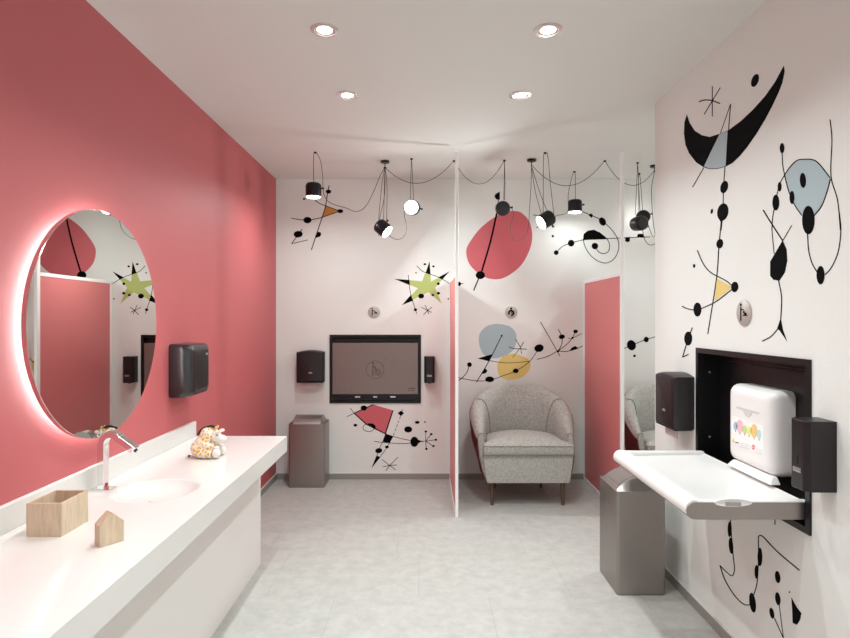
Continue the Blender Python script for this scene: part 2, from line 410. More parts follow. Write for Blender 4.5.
# ------------------------------------------------------------------ mirror
mzc, mr = 1.430, .458
t = thing('round_mirror', 'large round backlit mirror on the pink wall', 'mirror', (XL, 2.352, mzc))
RY = Matrix.Rotation(PI/2, 4, 'Y')
MB().lathe([(mr-.002, .026), (mr, .028), (mr, .0445), (mr-.001, .0455), (mr-.02, .0455)], m_mirrim, 128, RY, cap=False).build('rim', t)
MB().lathe([(mr-.002, .026), (mr-.0015, .046)], m_mirror, 128, RY).build('glass', t)
MB().lathe([(mr-.12, .0), (mr-.12, .0255), (mr-.06, .0255), (mr-.06, 0)], m_white, 96, RY, cap=False).build('back_box', t)
led = MB(); led.loft([[RY @ Vector(((mr-.045+.006*math.cos(2*PI*j/8))*math.cos(2*PI*k/96), (mr-.045+.006*math.cos(2*PI*j/8))*math.sin(2*PI*k/96), .0185+.006*math.sin(2*PI*j/8))) for j in range(8)] for k in range(97)], m_led, False, False)
lab(led.build('led_strip', t), 'glowing white light strip behind the mirror edge')

# ------------------------------------------------------------------ hand dryer (left wall)
t = thing('hand_dryer', 'dark glossy hand dryer mounted on the pink wall', 'hand dryer', (XL, 3.18, 1.18), PI/2)
q = MB(); rings = []
for d, wd, ht, r_, dzz in ((0, .278, .284, .022, 0), (.012, .282, .288, .024, 0), (.07, .279, .284, .026, 0), (.112, .270, .276, .028, .001), (.126, .256, .264, .03, .002), (.134, .235, .245, .03, .004), (.138, .20, .21, .03, .005)):
    rings.append([(x*.95, -d*.9, z+dzz-.006) for x, z in rrect(wd, ht, r_, 6)])
q.loft(rings, m_dry); q.build('cover', t, smooth=50)
MB().loft([[(x*.8, -.03-(y+.03)*.75, -.146+y*.02) for x, y in rrect(.16, .06, .012, 4)], [(x*.8, -.03-(y+.03)*.75, -.1515+y*.02) for x, y in rrect(.16, .06, .012, 4)]], m_badge).build('air_outlet', t, smooth=0)
o = MB().box((.06, -.1265, .07), (.085, -.120, .08), m_badge).build('badge', t, smooth=0, bevel=.002); lab(o, 'small silver badge')
MB().box((-.094, -.1245, -.10), (-.091, -.112, .10), m_blkmet).build('side_seam', t, smooth=0, bevel=.001)

# ------------------------------------------------------------------ paper towel dispensers
GD = 'black wall mounted paper towel dispensers'
def paper_dispenser():
    t = thing('paper_towel_dispenser', 'black paper towel dispenser on the white back wall beside changing station', 'paper towel dispenser', (-1.026, YB, .888), 0, GD)
    W2 = .1215
    q = MB(); rings = []
    def outline(d, inset):
        pts = [(-W2+inset, inset*.5), (W2-inset, inset*.5)]
        n = 12; top = .266-inset
        for k in range(n+1):
            a = k/n; x = (W2-inset)*(1-2*a); pts.append((x, top+.016*math.cos(PI*(a-.5))*1-.0))
        return [(x, -d, z) for x, z in pts]
    q.loft([outline(0, 0), outline(.085, 0), outline(.102, .006), outline(.108, .02)], m_disp)
    q.build('cover', t, smooth=30)
    MB().box((-W2+.004, -.1, -.006), (W2-.004, -.01, 0), m_blkmet).build('lower_edge', t, smooth=0, bevel=.002)
    MB().box((-.085, -.062, -.058), (.06, -.058, -.002), m_paper).build('paper_sheet', t, smooth=0)
    o = MB().box((-.008, -.1095, .078), (.024, -.1065, .09), m_badge).build('badge', t, smooth=0, bevel=.001)
    MB().box((-.006, -.1095, .045), (-.002, -.1065, .072), m_blkmet).build('key_slot', t, smooth=0)
    return t
pd = paper_dispenser()
o = dup(pd); o.location = (XR, 3.040, .890); o.rotation_euler.z = -PI/2
o['label'] = 'black paper towel dispenser on the right wall left of open changing table'

# ------------------------------------------------------------------ soap dispensers
def soap():
    t = thing('soap_dispenser', 'narrow black soap dispenser on the back wall right of closed changing station', 'soap dispenser', (.04, YB, .88), 0, 'black wall mounted soap dispensers')
    def o_(z, k=1): return [(-.048, 0, z), (.048, 0, z), (.047, -.085*k, z), (.030, -.102*k, z), (-.030, -.102*k, z), (-.047, -.085*k, z)]
    MB().loft([o_(0), o_(.235)], m_disp).build('body', t, smooth=20, bevel=.003)
    MB().lathe([(.012, -.008), (.012, 0), (.006, 0)], m_blkmet, 16, Matrix.Translation((0, -.06, 0))).build('nozzle', t)
    MB().box((-.004, -.1035, .085), (.004, -.101, .115), m_blkmet).build('key_slot', t, smooth=0)
    q = MB().box((-.02, -.104, .058), (.02, -.1015, .063), m_badge)
    for k in range(6): q.box((-.02+k*.007, -.104, .065), (-.0155+k*.007, -.1015, .073), m_badge)
    q.build('badge', t, smooth=0)
    return t
sd = soap()
o = dup(sd); o.location = (XR, 1.956, .876); o.rotation_euler.z = -PI/2
o['label'] = 'black soap dispenser on the right wall beside the white changing table'

# ------------------------------------------------------------------ waste bins
def bin_():
    t = thing('waste_bin', 'steel waste bin against the back wall beside the pink wall', 'waste bin', (0, 0, 0), 0, 'tall brushed steel waste bins')
    W_, D_ = .312, .258; o1 = rrect(W_, D_, .016, 5)
    q = MB()
    q.loft([[(x, y, z) for x, y in o1] for z in (.004, .543)], m_bin, True, False)
    o2 = rrect(W_-.006, D_-.006, .014, 5)
    q.loft([[(x, y, .543) for x, y in o1], [(x, y, .545) for x, y in o2], [(x, y, .52) for x, y in o2]], m_bin, False, False)
    q.build('body', t, smooth=30)
    MB().loft([[(x*.98, y*.98, z) for x, y in o1] for z in (0, .004)], m_blkmet).build('base', t)
    hd2 = D_/2-.006
    def arch(x, k=1, y0=-1, y1=1, dz=0, n=14):
        return [(x, hd2*(y0+(y1-y0)*i/n), .536+dz+k*.070*math.cos((y0+(y1-y0)*i/n)*PI/2*.98)**.8) for i in range(n+1)]
    ld = MB().loft([arch(-.146, .05), arch(-.118), arch(.118), arch(.146, .05)], m_bin)
    ld.build('lid', t, smooth=25)
    f = MB(); A0 = arch(0, 1, -.82, -.12, .0022); 
    f.loft([[(x, y, z) for _, y, z in A0]+[(x, y, z-.006) for _, y, z in A0[::-1]] for x in (-.095, .095)], m_bin)
    f.build('swing_flap', t, smooth=25)
    return t
b1 = bin_(); b1.location = (-1.02, 5.104, 0)
o = dup(b1); o.location = (1.136, 3.19, 0)
o['label'] = 'steel waste bin under the open white changing table'
o.rotation_euler.z = -PI/2

# ------------------------------------------------------------------ changing stations
def frame_part(t, hw):
    h, i = ST_H, .024
    q = MB()
    def ring(x, z0, z1, y): return [(-x, y, z0), (x, y, z0), (x, y, z1), (-x, y, z1)]
    q.loft([ring(hw, 0, h, 0), ring(hw, 0, h, -.008), ring(hw-i, i, h-i, -.008), ring(hw-i, i, h-i, .10)], m_blkmet, False, True)
    q.build('recess_frame', t, smooth=0)
# closed one in the back wall
t = thing('baby_changing_station', 'closed baby changing station with steel door in the back wall', 'changing station', (SBX, YB, ST_Z))
frame_part(t, HWB)
p = MB().box((-.388, -.004, .082), (.388, .02, .546), m_panelst).build('door_panel', t, smooth=0, bevel=.002)
MB().box((-.394, .03, .546), (.394, .05, .59), m_blkmet).build('top_rail', t, smooth=0, bevel=.004)
bb = MB().box((-.394, -.002, .026), (.394, .05, .078), m_blkmet).build('bottom_rail', t, smooth=0, bevel=.003)
for x in (-.16, 0, .16): MB().box((x-(.024 if x else .018), -.006, .05), (x+(.024 if x else .018), -.002, .064), m_badge).build('latch', bb, smooth=0, bevel=.002)
q = MB(); zc = .303
q.tube([(.08*math.cos(2*PI*k/48), -.0045, zc+.08*math.sin(2*PI*k/48)) for k in range(49)], .0016, m_engr, 6)
q.tube([(-.022, -.0045, zc+.045), (-.022, -.0045, zc-.06)], .0035, m_engr, 6)
q.lathe([(.009, 0), (.009, .001)], m_engr, 20, Matrix.Translation((-.02, -.004, zc+.06)) @ Matrix.Rotation(PI/2, 4, 'X'))
q.tube([(-.022, -.0045, zc+.04), (0, -.0045, zc+.02), (.01, -.0045, zc-.01)], .004, m_engr, 6)
for rr in (.03, .02, .012):
    q.tube([(.024+rr*math.cos(2*PI*k/24), -.0045, zc-.022+rr*math.sin(2*PI*k/24)) for k in range(25)], .0015, m_engr, 6)
o = q.build('engraved_icon', p); lab(o, 'round engraved icon of an adult and a baby')
q = MB()
for r_, z in enumerate((.128, .112)):
    for k in range(7): q.box((.30+k*.009-r_*.004, -.0055, z), (.306+k*.009-r_*.004, -.004, z+(.012 if r_ == 0 else .007)), m_engr)
lab(q.build('maker_mark', p, smooth=0), 'small dark printed mark')

# open one in the right wall (local x runs towards the viewer, local -y into the room)
t = thing('baby_changing_station', 'open baby changing station with white fold down table on the right wall', 'changing station', (XR, SRY, ST_Z), -PI/2)
frame_part(t, HWR)
q = MB()
for k in range(3): q.box((-.30, .088, .555+k*.012), (.385, .098, .561+k*.012), m_darkm)
q.build('vent_slats', t, smooth=0)
q = MB()
for z in (.5, .18): MB().lathe([(.005, 0), (.005, .003), (.003, .004)], m_badge, 12, Matrix.Translation((-.404, .05, z)) @ Matrix.Rotation(PI/2, 4, 'Y')).build('screw', t)

ya, yb = -.40, .40            # local x range of the table
def zz(z): return z-ST_Z
def prof_at(x, pr): return [(x, y-XR, zz(z)-.008) for y, z in pr]
# profile given as (world x, world z); local y = world x - XR
rnd = [(.964+.031*math.cos(a), .773+.031*math.sin(a)) for a in [PI/2+PI*k/10 for k in range(11)]]
shell = rnd+[(1.372, .742), (1.372, .784), (.99, .784)]
ef = rnd+[(1.372, .742), (1.372, .804)]
sh_ = MB().loft([prof_at(ya+.004, shell), prof_at(yb-.004, shell)], m_steel)
sh_.loft([prof_at(yb-.004, ef), prof_at(yb, ef)], m_steel).loft([prof_at(ya, ef), prof_at(ya+.004, ef)], m_steel)
sh_.build('table_shell', t, smooth=30, bevel=.0015, bseg=1)
wr = [(.966+.036*math.cos(a), .776+.036*math.sin(a)) for a in [PI/2+PI*.62*k/8 for k in range(9)]]
tray = wr[::-1]+[(.995, .808), (1.025, .790), (1.35, .792), (1.37, .80), (1.37, .775), (.97, .775)]
q = MB(); q.loft([prof_at(ya+.0045, tray), prof_at(yb-.0045, tray)], m_plastic)
tr = q.build('table_top', t, smooth=40)
for x0, x1 in ((yb-.03, yb-.001), (ya+.001, ya+.03)):
    e = [(.97, .790), (.97, .811), (1.0, .809), (1.06, .8085), (1.37, .8085), (1.37, .79)]
    MB().loft([prof_at(x0, e), prof_at(x1, e)], m_plastic).build('end_lip', tr, smooth=30, bevel=.005, bseg=3)
# handle recess in the near lip
hx = 1.097-XR; hz = zz(.795)
q = MB(); E = []
for k in range(24):
    a = 2*PI*k/24; E.append((hx+.067*math.cos(a), hz+.0135*math.sin(a)*(1.1 if math.sin(a) > 0 else 1)))
q.loft([[(yb+.001, y, z) for y, z in E], [(yb+.004, y, z) for y, z in E], [(yb+.004, hx+(y-hx)*.92, hz+(z-hz)*.8) for y, z in E], [(yb+.0015, hx+(y-hx)*.85, hz+(z-hz)*.7) for y, z in E]], m_plastic)
q.build('handle_recess', t, smooth=40)
lab(MB().box((yb+.002, hx-.027, hz-.010), (yb+.007, hx+.027, hz+.004), m_grey).build('handle_grip', t, smooth=0, bevel=.002), 'small grey grip')
# liner dispenser housing: local x -.1375 (far) .. .2925 (near)
lx0, lx1 = SRY-2.61, SRY-2.275
q = MB(); cxm, wdt = (lx0+lx1)/2, lx1-lx0; zb, zt = zz(.822), zz(1.163)
def rr_(d, ins): return [(cxm+x, d, (zb+zt)/2+z) for x, z in rrect(wdt-2*ins, zt-zb-2*ins, .028, 6)]
q.loft([rr_(.098, .0), rr_(.05, 0), rr_(.036, .002), rr_(.022, .007), rr_(.010, .016), rr_(.003, .029), rr_(0, .045)], m_plastic)
hs_ = q.build('liner_dispenser', t, smooth=40)
def rwl(px, py):                            # local (x, z) on the right wall plane
    s_ = (px-425)/XR; Y = F/s_; return SRY-Y, EYE-(py-319)/s_-ST_Z
def zm(x, y): return rwl(720+x/5.1, 375+y/5.1)
def flat(q, pts, m, y0=-.0006, y1=-.0016):
    q.loft([[(x, y0, z) for x, z in pts], [(x, y1, z) for x, z in pts]], m)
m_sl = mat('slot_shadow_plastic', (214, 212, 210), .4)
q = MB(); flat(q, [zm(85, 158), zm(200, 190), zm(200, 198), zm(165, 190), zm(155, 210), (zm(145, 215)), zm(130, 208), zm(118, 178), zm(85, 166)], m_sl, .001, -.0016)
q.build('paper_slot', hs_, smooth=0)
m_stk = mat('sticker_paper', (244, 242, 240), .5)
q = MB(); flat(q, [zm(62, 208), zm(225, 262), zm(225, 408), zm(62, 345)], m_stk, .001, -.0012)
for (x, y, rx, ry, c) in ((81, 260, 10, 22, (140, 180, 215)), (103, 262, 17, 33, (240, 175, 185)), (128, 278, 12, 22, (190, 215, 120)), (151, 283, 12, 23, (235, 230, 110)), (176, 285, 17, 35, (240, 190, 90)), (201, 302, 11, 24, (165, 215, 215))):
    mm = mat('balloon_ink', tuple(int(v*.7+235*.3) for v in c), .5)
    flat(q, [zm(x+rx*math.cos(2*PI*k/20), y+ry*math.sin(2*PI*k/20)) for k in range(20)], mm, -.001, -.002)
    flat(q, [zm(x-1.2, y+ry), zm(x+1.2, y+ry), zm(x+1.2, y+ry+8), zm(x-1.2, y+ry+8)], mat('basket_ink', (90, 80, 70), .5), -.001, -.002)
flat(q, [zm(64, 342), zm(70, 320), zm(77, 345)], mat('warning_ink', (240, 215, 30), .5), -.001, -.002)
flat(q, [zm(80, 340), zm(97, 344), zm(97, 349), zm(80, 346)], mat('dark_ink', (90, 90, 100), .5), -.001, -.002)
flat(q, [zm(172+8*math.cos(2*PI*k/16), 368+13*math.sin(2*PI*k/16)) for k in range(16)], mat('red_ink', (235, 130, 130), .5), -.001, -.002)
flat(q, [zm(168, 366), zm(176, 368), zm(176, 371), zm(168, 369)], m_stk, -.0015, -.0025)
for k in range(3):
    flat(q, [zm(105, 345+k*9), zm(155, 358+k*9), zm(155, 361+k*9), zm(105, 348+k*9)], m_sl, -.001, -.0018)
    flat(q, [zm(184, 375+k*9), zm(218, 385+k*9), zm(218, 388+k*9), zm(184, 378+k*9)], m_sl, -.001, -.0018)
lab(q.build('sticker', hs_, smooth=0), 'white sticker with six coloured balloons')
q = MB().loft([[(lx0+.04, .03, zz(.828)), (lx0+.04, .008, zz(.828)), (lx0+.03, -.016, zz(.801)), (lx0+.03, .03, zz(.801))], [(lx1-.005, .03, zz(.828)), (lx1-.005, .008, zz(.828)), (lx1+.02, -.016, zz(.801)), (lx1+.02, .03, zz(.801))]], m_plastic)
q.build('hinge_bar', t, smooth=0, bevel=.005)
for x, y in ((.04, -.07), (.16, -.05)): MB().box((lx0+x, y, zz(.781)), (lx0+x+.015, y+.015, zz(.7835)), m_grey).build('strap_slot', tr, smooth=0)

# ------------------------------------------------------------------ round signs
def sign(loc, rz, label, kind):
    t = thing('round_sign', label, 'sign', loc, rz, 'round steel pictogram signs' if kind == 0 else None)
    RX = Matrix.Rotation(PI/2, 4, 'X'); R_ = .055
    MB().lathe([(R_, 0), (R_, .006), (R_-.004, .008)], m_sign, 40, RX).build('disc', t)
    q = MB(); y = -.009
    def disc(x, z, r): q.lathe([(r, .0078), (r, .009)], m_black, 16, Matrix.Translation((x, 0, z)) @ RX)
    if kind == 0:
        disc(-.016, .034, .0065)
        q.box((-.020, y, -.035), (-.012, -.0078, .024), m_black)
        q.box((-.012, y, .010), (.006, -.0078, .015), m_black)
        q.box((0, y, -.014), (.032, -.0078, -.010), m_black); disc(.008, .002, .006)
        q.box((.010, y, -.010), (.028, -.0078, .0), m_black)
    else:
        disc(0, .032, .010)
        for k in range(14):
            a = math.radians(200-k*21); disc(.0+.021*math.cos(a), -.008+.021*math.sin(a), .0085)
        disc(.004, -.004, .006)
    q.build('pictogram', t, smooth=0)
sign((-.462, YB, 1.513), 0, 'round steel sign with baby changing pictogram on the back wall', 0)
sign((.78, YB, 1.513), 0, 'round steel sign with seated feeding pictogram above the armchair', 1)
sign((XR, 2.46, 1.477), -PI/2, 'round steel sign with baby changing pictogram on the right wall', 0)

# ------------------------------------------------------------------ armchairs
def armchair():
    t = thing('armchair', 'grey fabric tub armchair with maroon outer shell against the back wall', 'armchair', (.797, 4.46, 0), 0, 'grey tub armchairs')
    # plan path of the shell's base, front at y=0, back at y~.70
    def plan(u):                            # u -1..1
        a = abs(u); sx = 1 if u > 0 else -1
        if a > .62:
            k = (a-.62)/.38; return Vector((sx*(.335+.004*(1-k)), .34*(1-k)+.0, 0)), Vector((sx, 0, 0))
        th = PI/2*(a/.62); x, y = .339*math.sin(th), .34+.33*math.cos(th)
        n = Vector((sx*math.sin(th)/.339, math.cos(th)/.33, 0)).normalized() if a > 0 else Vector((0, 1, 0))
        return Vector((sx*x, y, 0)), n
    def H(u):
        a = abs(u)
        return .545+(.872-.545)*(.5+.5*math.cos(PI*min(1, a)**1.35))**.9
    def section(u, full=True):
        p, n = plan(u); h = H(u); a = abs(u)
        fr = max(0, (a-.62)/.38)
        fl = .085*(1-.45*(1-min(1, a/.5))) ; fl = fl*(1-.50*fr)
        if a < .3: fl *= .55+.45*a/.3
        zb = .19; out = []; th_ = .05*(1-.45*fr)
        prof = [(-.016*fr, 0), (fl*.35, .25), (fl*.80, .5), (fl, .75), (fl*1.02, .88), (fl*.85, .96), (fl*.45, 1.0), (fl*.0, .985), (-fl*.35*(1-fr), .93), (-th_*.9+fl*.55*fr, .80), (-th_+fl*.3*fr, .62)]
        for o_, k in prof:
            z = zb+(h-zb)*k
            sh = fr**1.5*(.035+.12*max(0, (k-.2))**1.2)
            out.append(p+n*o_+Vector((0, sh, z)))
        out.append(p-n*th_+Vector((0, fr**1.5*.04, .40)))
        return out
    NU = 48; us = [-1+2*k/NU for k in range(NU+1)]
    secs = [section(u) for u in us]
    # outer maroon skin: points 0..4 ; inner grey: 4..end
    q = MB(); q.loft([s_[0:5] for s_ in secs], m_maroon, False, False, closed=False)
    lab(q.build('outer_shell', t, smooth=60), 'maroon outer shell')
    q = MB(); q.loft([s_[4:] for s_ in secs], m_fab, False, False, closed=False)
    for s_ in (secs[0], secs[-1]): q.add(s_, [tuple(range(len(s_)))], m_fab)
    bk = q.build('backrest', t, smooth=60)
    q = MB(); q.tube([s_[4]+Vector((0, 0, -.002)) for s_ in secs], .0045, m_piping, 8)
    for s_ in (secs[0], secs[-1]): q.tube([v for v in s_[0:9]], .004, m_piping, 8)
    q.build('piping', bk, smooth=60)
    for si in (-1, 1):
        pts = [section(si*uu)[j]+Vector((0, -.002, .002)) for j, uu in ((6, .50), (7, .49), (8, .475), (9, .44), (10, .40), (11, .37))]
        # seam leans towards the middle as it goes down
        for i, p_ in enumerate(pts): pass
        MB().tube(cat_rom(pts, 4), .0028, m_piping, 6).build('seam', bk, smooth=60)
    # base
    def foot(z, ins, fr=0): return [(x*(1-.075*(1-min(1, (z-.185)/.2))), y, z) for x, y in ([(-.345+ins, fr), (.345-ins, fr)]+[(plan(u)[0].x*(1-ins), plan(u)[0].y*(1-ins)) for u in [1-2*k/30 for k in range(3, 28)]])]
    MB().loft([foot(.185, .006), foot(.20, 0, -.002), foot(.385, 0, -.002), foot(.395, .01)], m_fab).build('seat_base', t, smooth=40)
    q = MB().tube([(-.335, -.004, .392), (.335, -.004, .392)], .006, m_fab, 8)
    # cushion: crowned loft
    rings = []
    co_ = [Vector((-.345+.69*k/10, -.012)) for k in range(11)]+[Vector((.345, .05)), Vector((.315, .09)), Vector((.30, .2))]
    co_ += [Vector((.30*math.cos(a), .31+.25*math.sin(a))) for a in [PI*k/18 for k in range(19)]]+[Vector((-.30, .2)), Vector((-.315, .09)), Vector((-.345, .05))]
    cc = Vector((0, .27))
    def cring(k, z): return [Vector((*(cc+(p-cc)*k), z)) for p in co_]
    c = MB().loft([cring(.985, .397), cring(1, .403), cring(1.004, .437), cring(1, .470), cring(.985, .480), cring(.90, .492), cring(.7, .507), cring(.4, .517), cring(.12, .519)], m_fab)
    cu = c.build('seat_cushion', t, smooth=60)
    for z in (.404, .474):
        q = MB(); q.tube([v+Vector((0, -.001, 0)) for v in [Vector((-.343+.686*k/10, -.013, z)) for k in range(11)]], .0048, m_piping if z < .45 else m_fab, 8)
        q.build('piping', cu, smooth=60)
    for x, y, tx, ty in ((-.275, .05, -.012, -.01), (.275, .05, .012, -.01), (-.20, .52, -.01, .012), (.20, .52, .01, .012)):
        MB().lathe([(.019, .187), (.018, .15), (.011, 0)], m_walnut, 20, Matrix.Translation((x, y, 0)) @ Matrix(((1, 0, 0, 0), (0, 1, 0, 0), (0, 0, 1, 0), (0, 0, 0, 1)))).build('leg', t)
    return t
ac = armchair()
o = dup(ac); o.location = (2.06, 4.46, 0)
o['label'] = 'grey tub armchair mostly hidden behind the right wall corner'

# ------------------------------------------------------------------ pendant lamps
GL = 'black pendant lamps on long cords'
def pendant(c, d, hook, label, cable=None, cords=None, scale=1, lit=1.):
    c = Vector(c); d = Vector(d).normalized(); hk = Vector(hook)
    t = thing('pendant_lamp', label, 'pendant lamp', tuple(hk), 0, GL)
    rot = Vector((0, 0, -1)).rotation_difference(d).to_matrix().to_4x4()
    M = Matrix.Translation(c-hk) @ rot
    r = .060*scale; h = .105*scale
    MB().lathe([(r*.5, h/2), (r*.8, h/2-.002), (r*.95, h/2-.012), (r, h/2-.03), (r*.985, -h/2+.02), (r*.93, -h/2), (r*.90, -h/2), (r*.90, -h/2+.004)], m_blkmet, 40, M).build('shade', t)
    lab(MB().lathe([(r*.89, -h/2+.002), (r*.89, -h/2-.002), (r*.8, -h/2-.005), (r*.4, -h/2-.007)], m_diff, 40, M).build('diffuser', t), 'glowing white diffuser')
    if lit:
        l = bpy.data.lights.new('pendant_light', 'AREA'); l.shape = 'DISK'; l.size = .09; l.energy = PENDANT_W*lit; l.color = (.93, 1, 1)
        lo = bpy.data.objects.new('pendant_light', l); C.objects.link(lo); lo.parent = t
        lo.matrix_local = M @ Matrix.Translation((0, 0, -h/2-.009))
    MB().lathe([(.006, 0), (.006, .014), (.009, .016), (.009, .022)], m_blkmet, 16, M @ Matrix.Translation((r-.003, 0, .012)) @ Matrix.Rotation(PI/2, 4, 'Y')).build('pivot_knob', t)
    q = MB().lathe([(.011, 0), (.011, -.008), (.005, -.012)], m_blkmet, 16)
    q.build('ceiling_hook', t)
    q = MB()
    for cd in cords: q.tube(cat_rom([Vector(p)-hk for p in cd], 6), .0022, m_cord, 6)
    q.build('cord', t)
    if cable:
        MB().tube(cat_rom([Vector(p)-hk for p in cable], 8), .0024, m_cord, 6).build('cable', t)
def ceil_pt(px, py): Y = F*(ZC-EYE)/(319-py); return Vector(((px-425)*Y/F, Y, ZC))
def canopy(p, label):
    t = thing('ceiling_canopy', label, 'ceiling canopy', tuple(p), 0, 'black ceiling canopies of the pendant lamps')
    MB().lathe([(.036, 0), (.036, -.012), (.032, -.016)], m_blkmet, 32).build('cap', t)
    MB().tube([(0, 0, -.014), (0, 0, -.055)], .004, m_blkmet, 8).build('stem', t)
    return t
def A(Y, *pts): return [at(x, y, Y) for x, y in pts]
c1, c2, c3 = ceil_pt(385, 161), ceil_pt(531.5, 159.5), ceil_pt(654.5, 165.5)
canopy(c1, 'round black canopy on the ceiling feeding the three left pendant lamps')
canopy(c2, 'round black canopy on the ceiling above the red oval decal')
canopy(c3, 'round black canopy on the ceiling beside the right wall corner')
# left lamp
h = ceil_pt(315.3, 152); Y = h.y
pendant(at(313.5, 190, Y), (0, 0, -1), h, 'black pendant lamp facing down beside the pink wall',
        [at(323, 189, Y), at(324.5, 196, Y), at(329, 202, Y), at(337, 205.5, Y+.05), at(346, 208, Y+.1), at(356, 211.5, Y+.15), at(365, 207, Y+.2), at(373, 193, c1.y-.04), at(380, 176, c1.y-.01), c1+Vector((0, 0, -.05))],
        [[h, at(313.8, 154, Y), at(313.5, 165, Y), at(313.7, 183, Y)], [h, at(318.5, 156, Y), at(321, 163, Y), at(322.6, 176, Y), at(323, 189, Y)]])
# second
Y = c1.y
pendant(at(382.5, 228, Y), (.72, -.25, -.62), c1+Vector((0, 0, -.05)), 'black pendant lamp tilted to the right below the left canopy',
        [at(384, 231, Y+.05), at(387, 234, Y+.10), at(392, 237.5, Y+.12), at(398, 239.5, Y+.13), at(404, 236, Y+.10), at(406.5, 228, Y+.04), at(404.5, 216, Y-.03), at(404, 207, ceil_pt(411.5, 158.5).y)],
        [[c1+Vector((0, 0, -.05)), at(384.3, 190, Y), at(383.6, 220, Y)], [c1+Vector((0, 0, -.05)), at(387, 185, Y), at(386.6, 221, Y)], [c1+Vector((0, 0, -.05)), at(382.5, 180, Y), at(379.5, 208, Y), at(378.5, 225, Y)], [c1+Vector((0, 0, -.05)), at(384.5, 195, Y), at(379.2, 221, Y), at(378.6, 236, Y)]])
# third, faces the viewer
h = ceil_pt(411.5, 158.5); Y = h.y
pendant(at(412.5, 207, Y)+Vector((0, .03, 0)), (-.16, -.95, -.12), h, 'black pendant lamp whose round white diffuser faces the viewer',
        None, [[h, at(410.9, 175, Y), at(410.6, 199.5, Y)], [h, at(412.3, 172, Y), at(413.6, 200, Y)]], lit=.1)
# fourth, seen from behind
h = ceil_pt(504.5, 160); Y = h.y
pendant(at(502.7, 208.5, Y), (.10, .96, .18), h, 'black pendant lamp turned away in front of the red oval',
        [at(508.5, 205, Y), at(512, 209, Y), at(513.5, 215, Y), at(511, 225, Y), at(511, 234, Y), at(516, 240.5, Y), at(523, 238, Y), at(528, 229, c2.y), at(529.5, 210, c2.y), at(531, 185, c2.y), c2+Vector((0, 0, -.05))],
        [[h, at(504.2, 180, Y), at(503.7, 200, Y)], [h, at(504.9, 180, Y), at(504.6, 200, Y)]], lit=False)
# fifth, tilted left
h = ceil_pt(545, 152.5); Y = h.y
pendant(at(546.5, 219.5, Y), (-.78, -.20, -.48), h, 'black pendant lamp tilted to the left between the red oval and spiral',
        [at(554, 217, Y), at(558, 215.2, Y), at(563, 214.5, Y+.05), at(566.5, 213, Y+.2), at(568.5, 209, ceil_pt(574.5, 171.3).y)],
        [[h, at(543.5, 156, Y), at(543.3, 180, Y), at(543.2, 214, Y)], [h, at(547.8, 156, Y), at(550.5, 185, Y), at(554, 215, Y)],
         [c2+Vector((0, 0, -.05)), at(535, 190, c2.y), at(541, 213, Y)], [c2+Vector((0, 0, -.05)), at(539, 190, c2.y-.03), at(547, 211, Y)]], lit=1.3)
# sixth, facing down
h = ceil_pt(574.5, 171.3); Y = h.y
pendant(at(575, 206, Y), (0, 0, -1), h, 'black pendant lamp facing down above the black spiral decal', None,
        [[h, at(572.5, 175, Y), at(568.5, 192, Y), at(568.2, 205, Y)], [h, at(575.3, 176, Y), at(575.4, 199, Y)]], lit=.2)
# last two by the right post
h = ceil_pt(637.6, 162.5); Y = h.y
pendant(at(639.3, 223.5, Y), (-.28, .95, .05), h, 'black pendant lamp near the right wall corner, front one of two', 
        [at(642, 228, Y), at(645, 240, Y), at(650, 245, Y), at(656, 243.5, Y)],
        [[h, at(637, 178, Y), at(635.2, 215, Y)], [h, at(638.4, 178, Y), at(639, 214, Y)]], lit=False)
h = ceil_pt(639.2, 173.2); Y = h.y
pendant(at(643, 217, Y), (.3, .94, .1), h, 'black pendant lamp near the right wall corner, rear one of two',
        [at(648, 224, Y), at(651, 233, Y), at(653.5, 237, Y), at(655, 234, Y-.05), at(653, 220, Y-.1), at(651.5, 190, c3.y), c3+Vector((0, 0, -.05))],
        [[h, at(638.5, 180, Y), at(640, 210, Y)], [h, at(640.4, 180, Y), at(642.6, 210, Y)]], lit=False)
# swags between ceiling points
hA_, hB_, hC_ = ceil_pt(454, 160.5), ceil_pt(504.5, 160), ceil_pt(604.8, 160.5)
def swag(p, q_, sag, label, a=.05, b2=0.0):
    P = Vector(p)+Vector((0, 0, -a)); Q = Vector(q_)+Vector((0, 0, -b2)); pts = []
    for k in range(25):
        u = k/24; v_ = P.lerp(Q, u); v_.z -= sag*4*u*(1-u); pts.append(v_)
    m_ = MB().tube(pts, .0024, m_cord, 6)
    if b2 == 0: m_.lathe([(.010, 0), (.010, -.008), (.004, -.012)], m_blkmet, 12, Matrix.Translation(Q))
    tag(m_.build('power_cord'), label, 'cord')
swag(c1, hA_, .155, 'dark cord swagging from the left canopy to the left white post')
swag(hB_, hA_, .19, 'dark cord swagging between left white post and lamp turned away', a=0)
swag(c2, hC_, .185, 'dark cord swagging above the black spiral decal', a=.04)
swag(c3, hC_, .16, 'dark cord swagging behind the top of the right white post', a=.04)

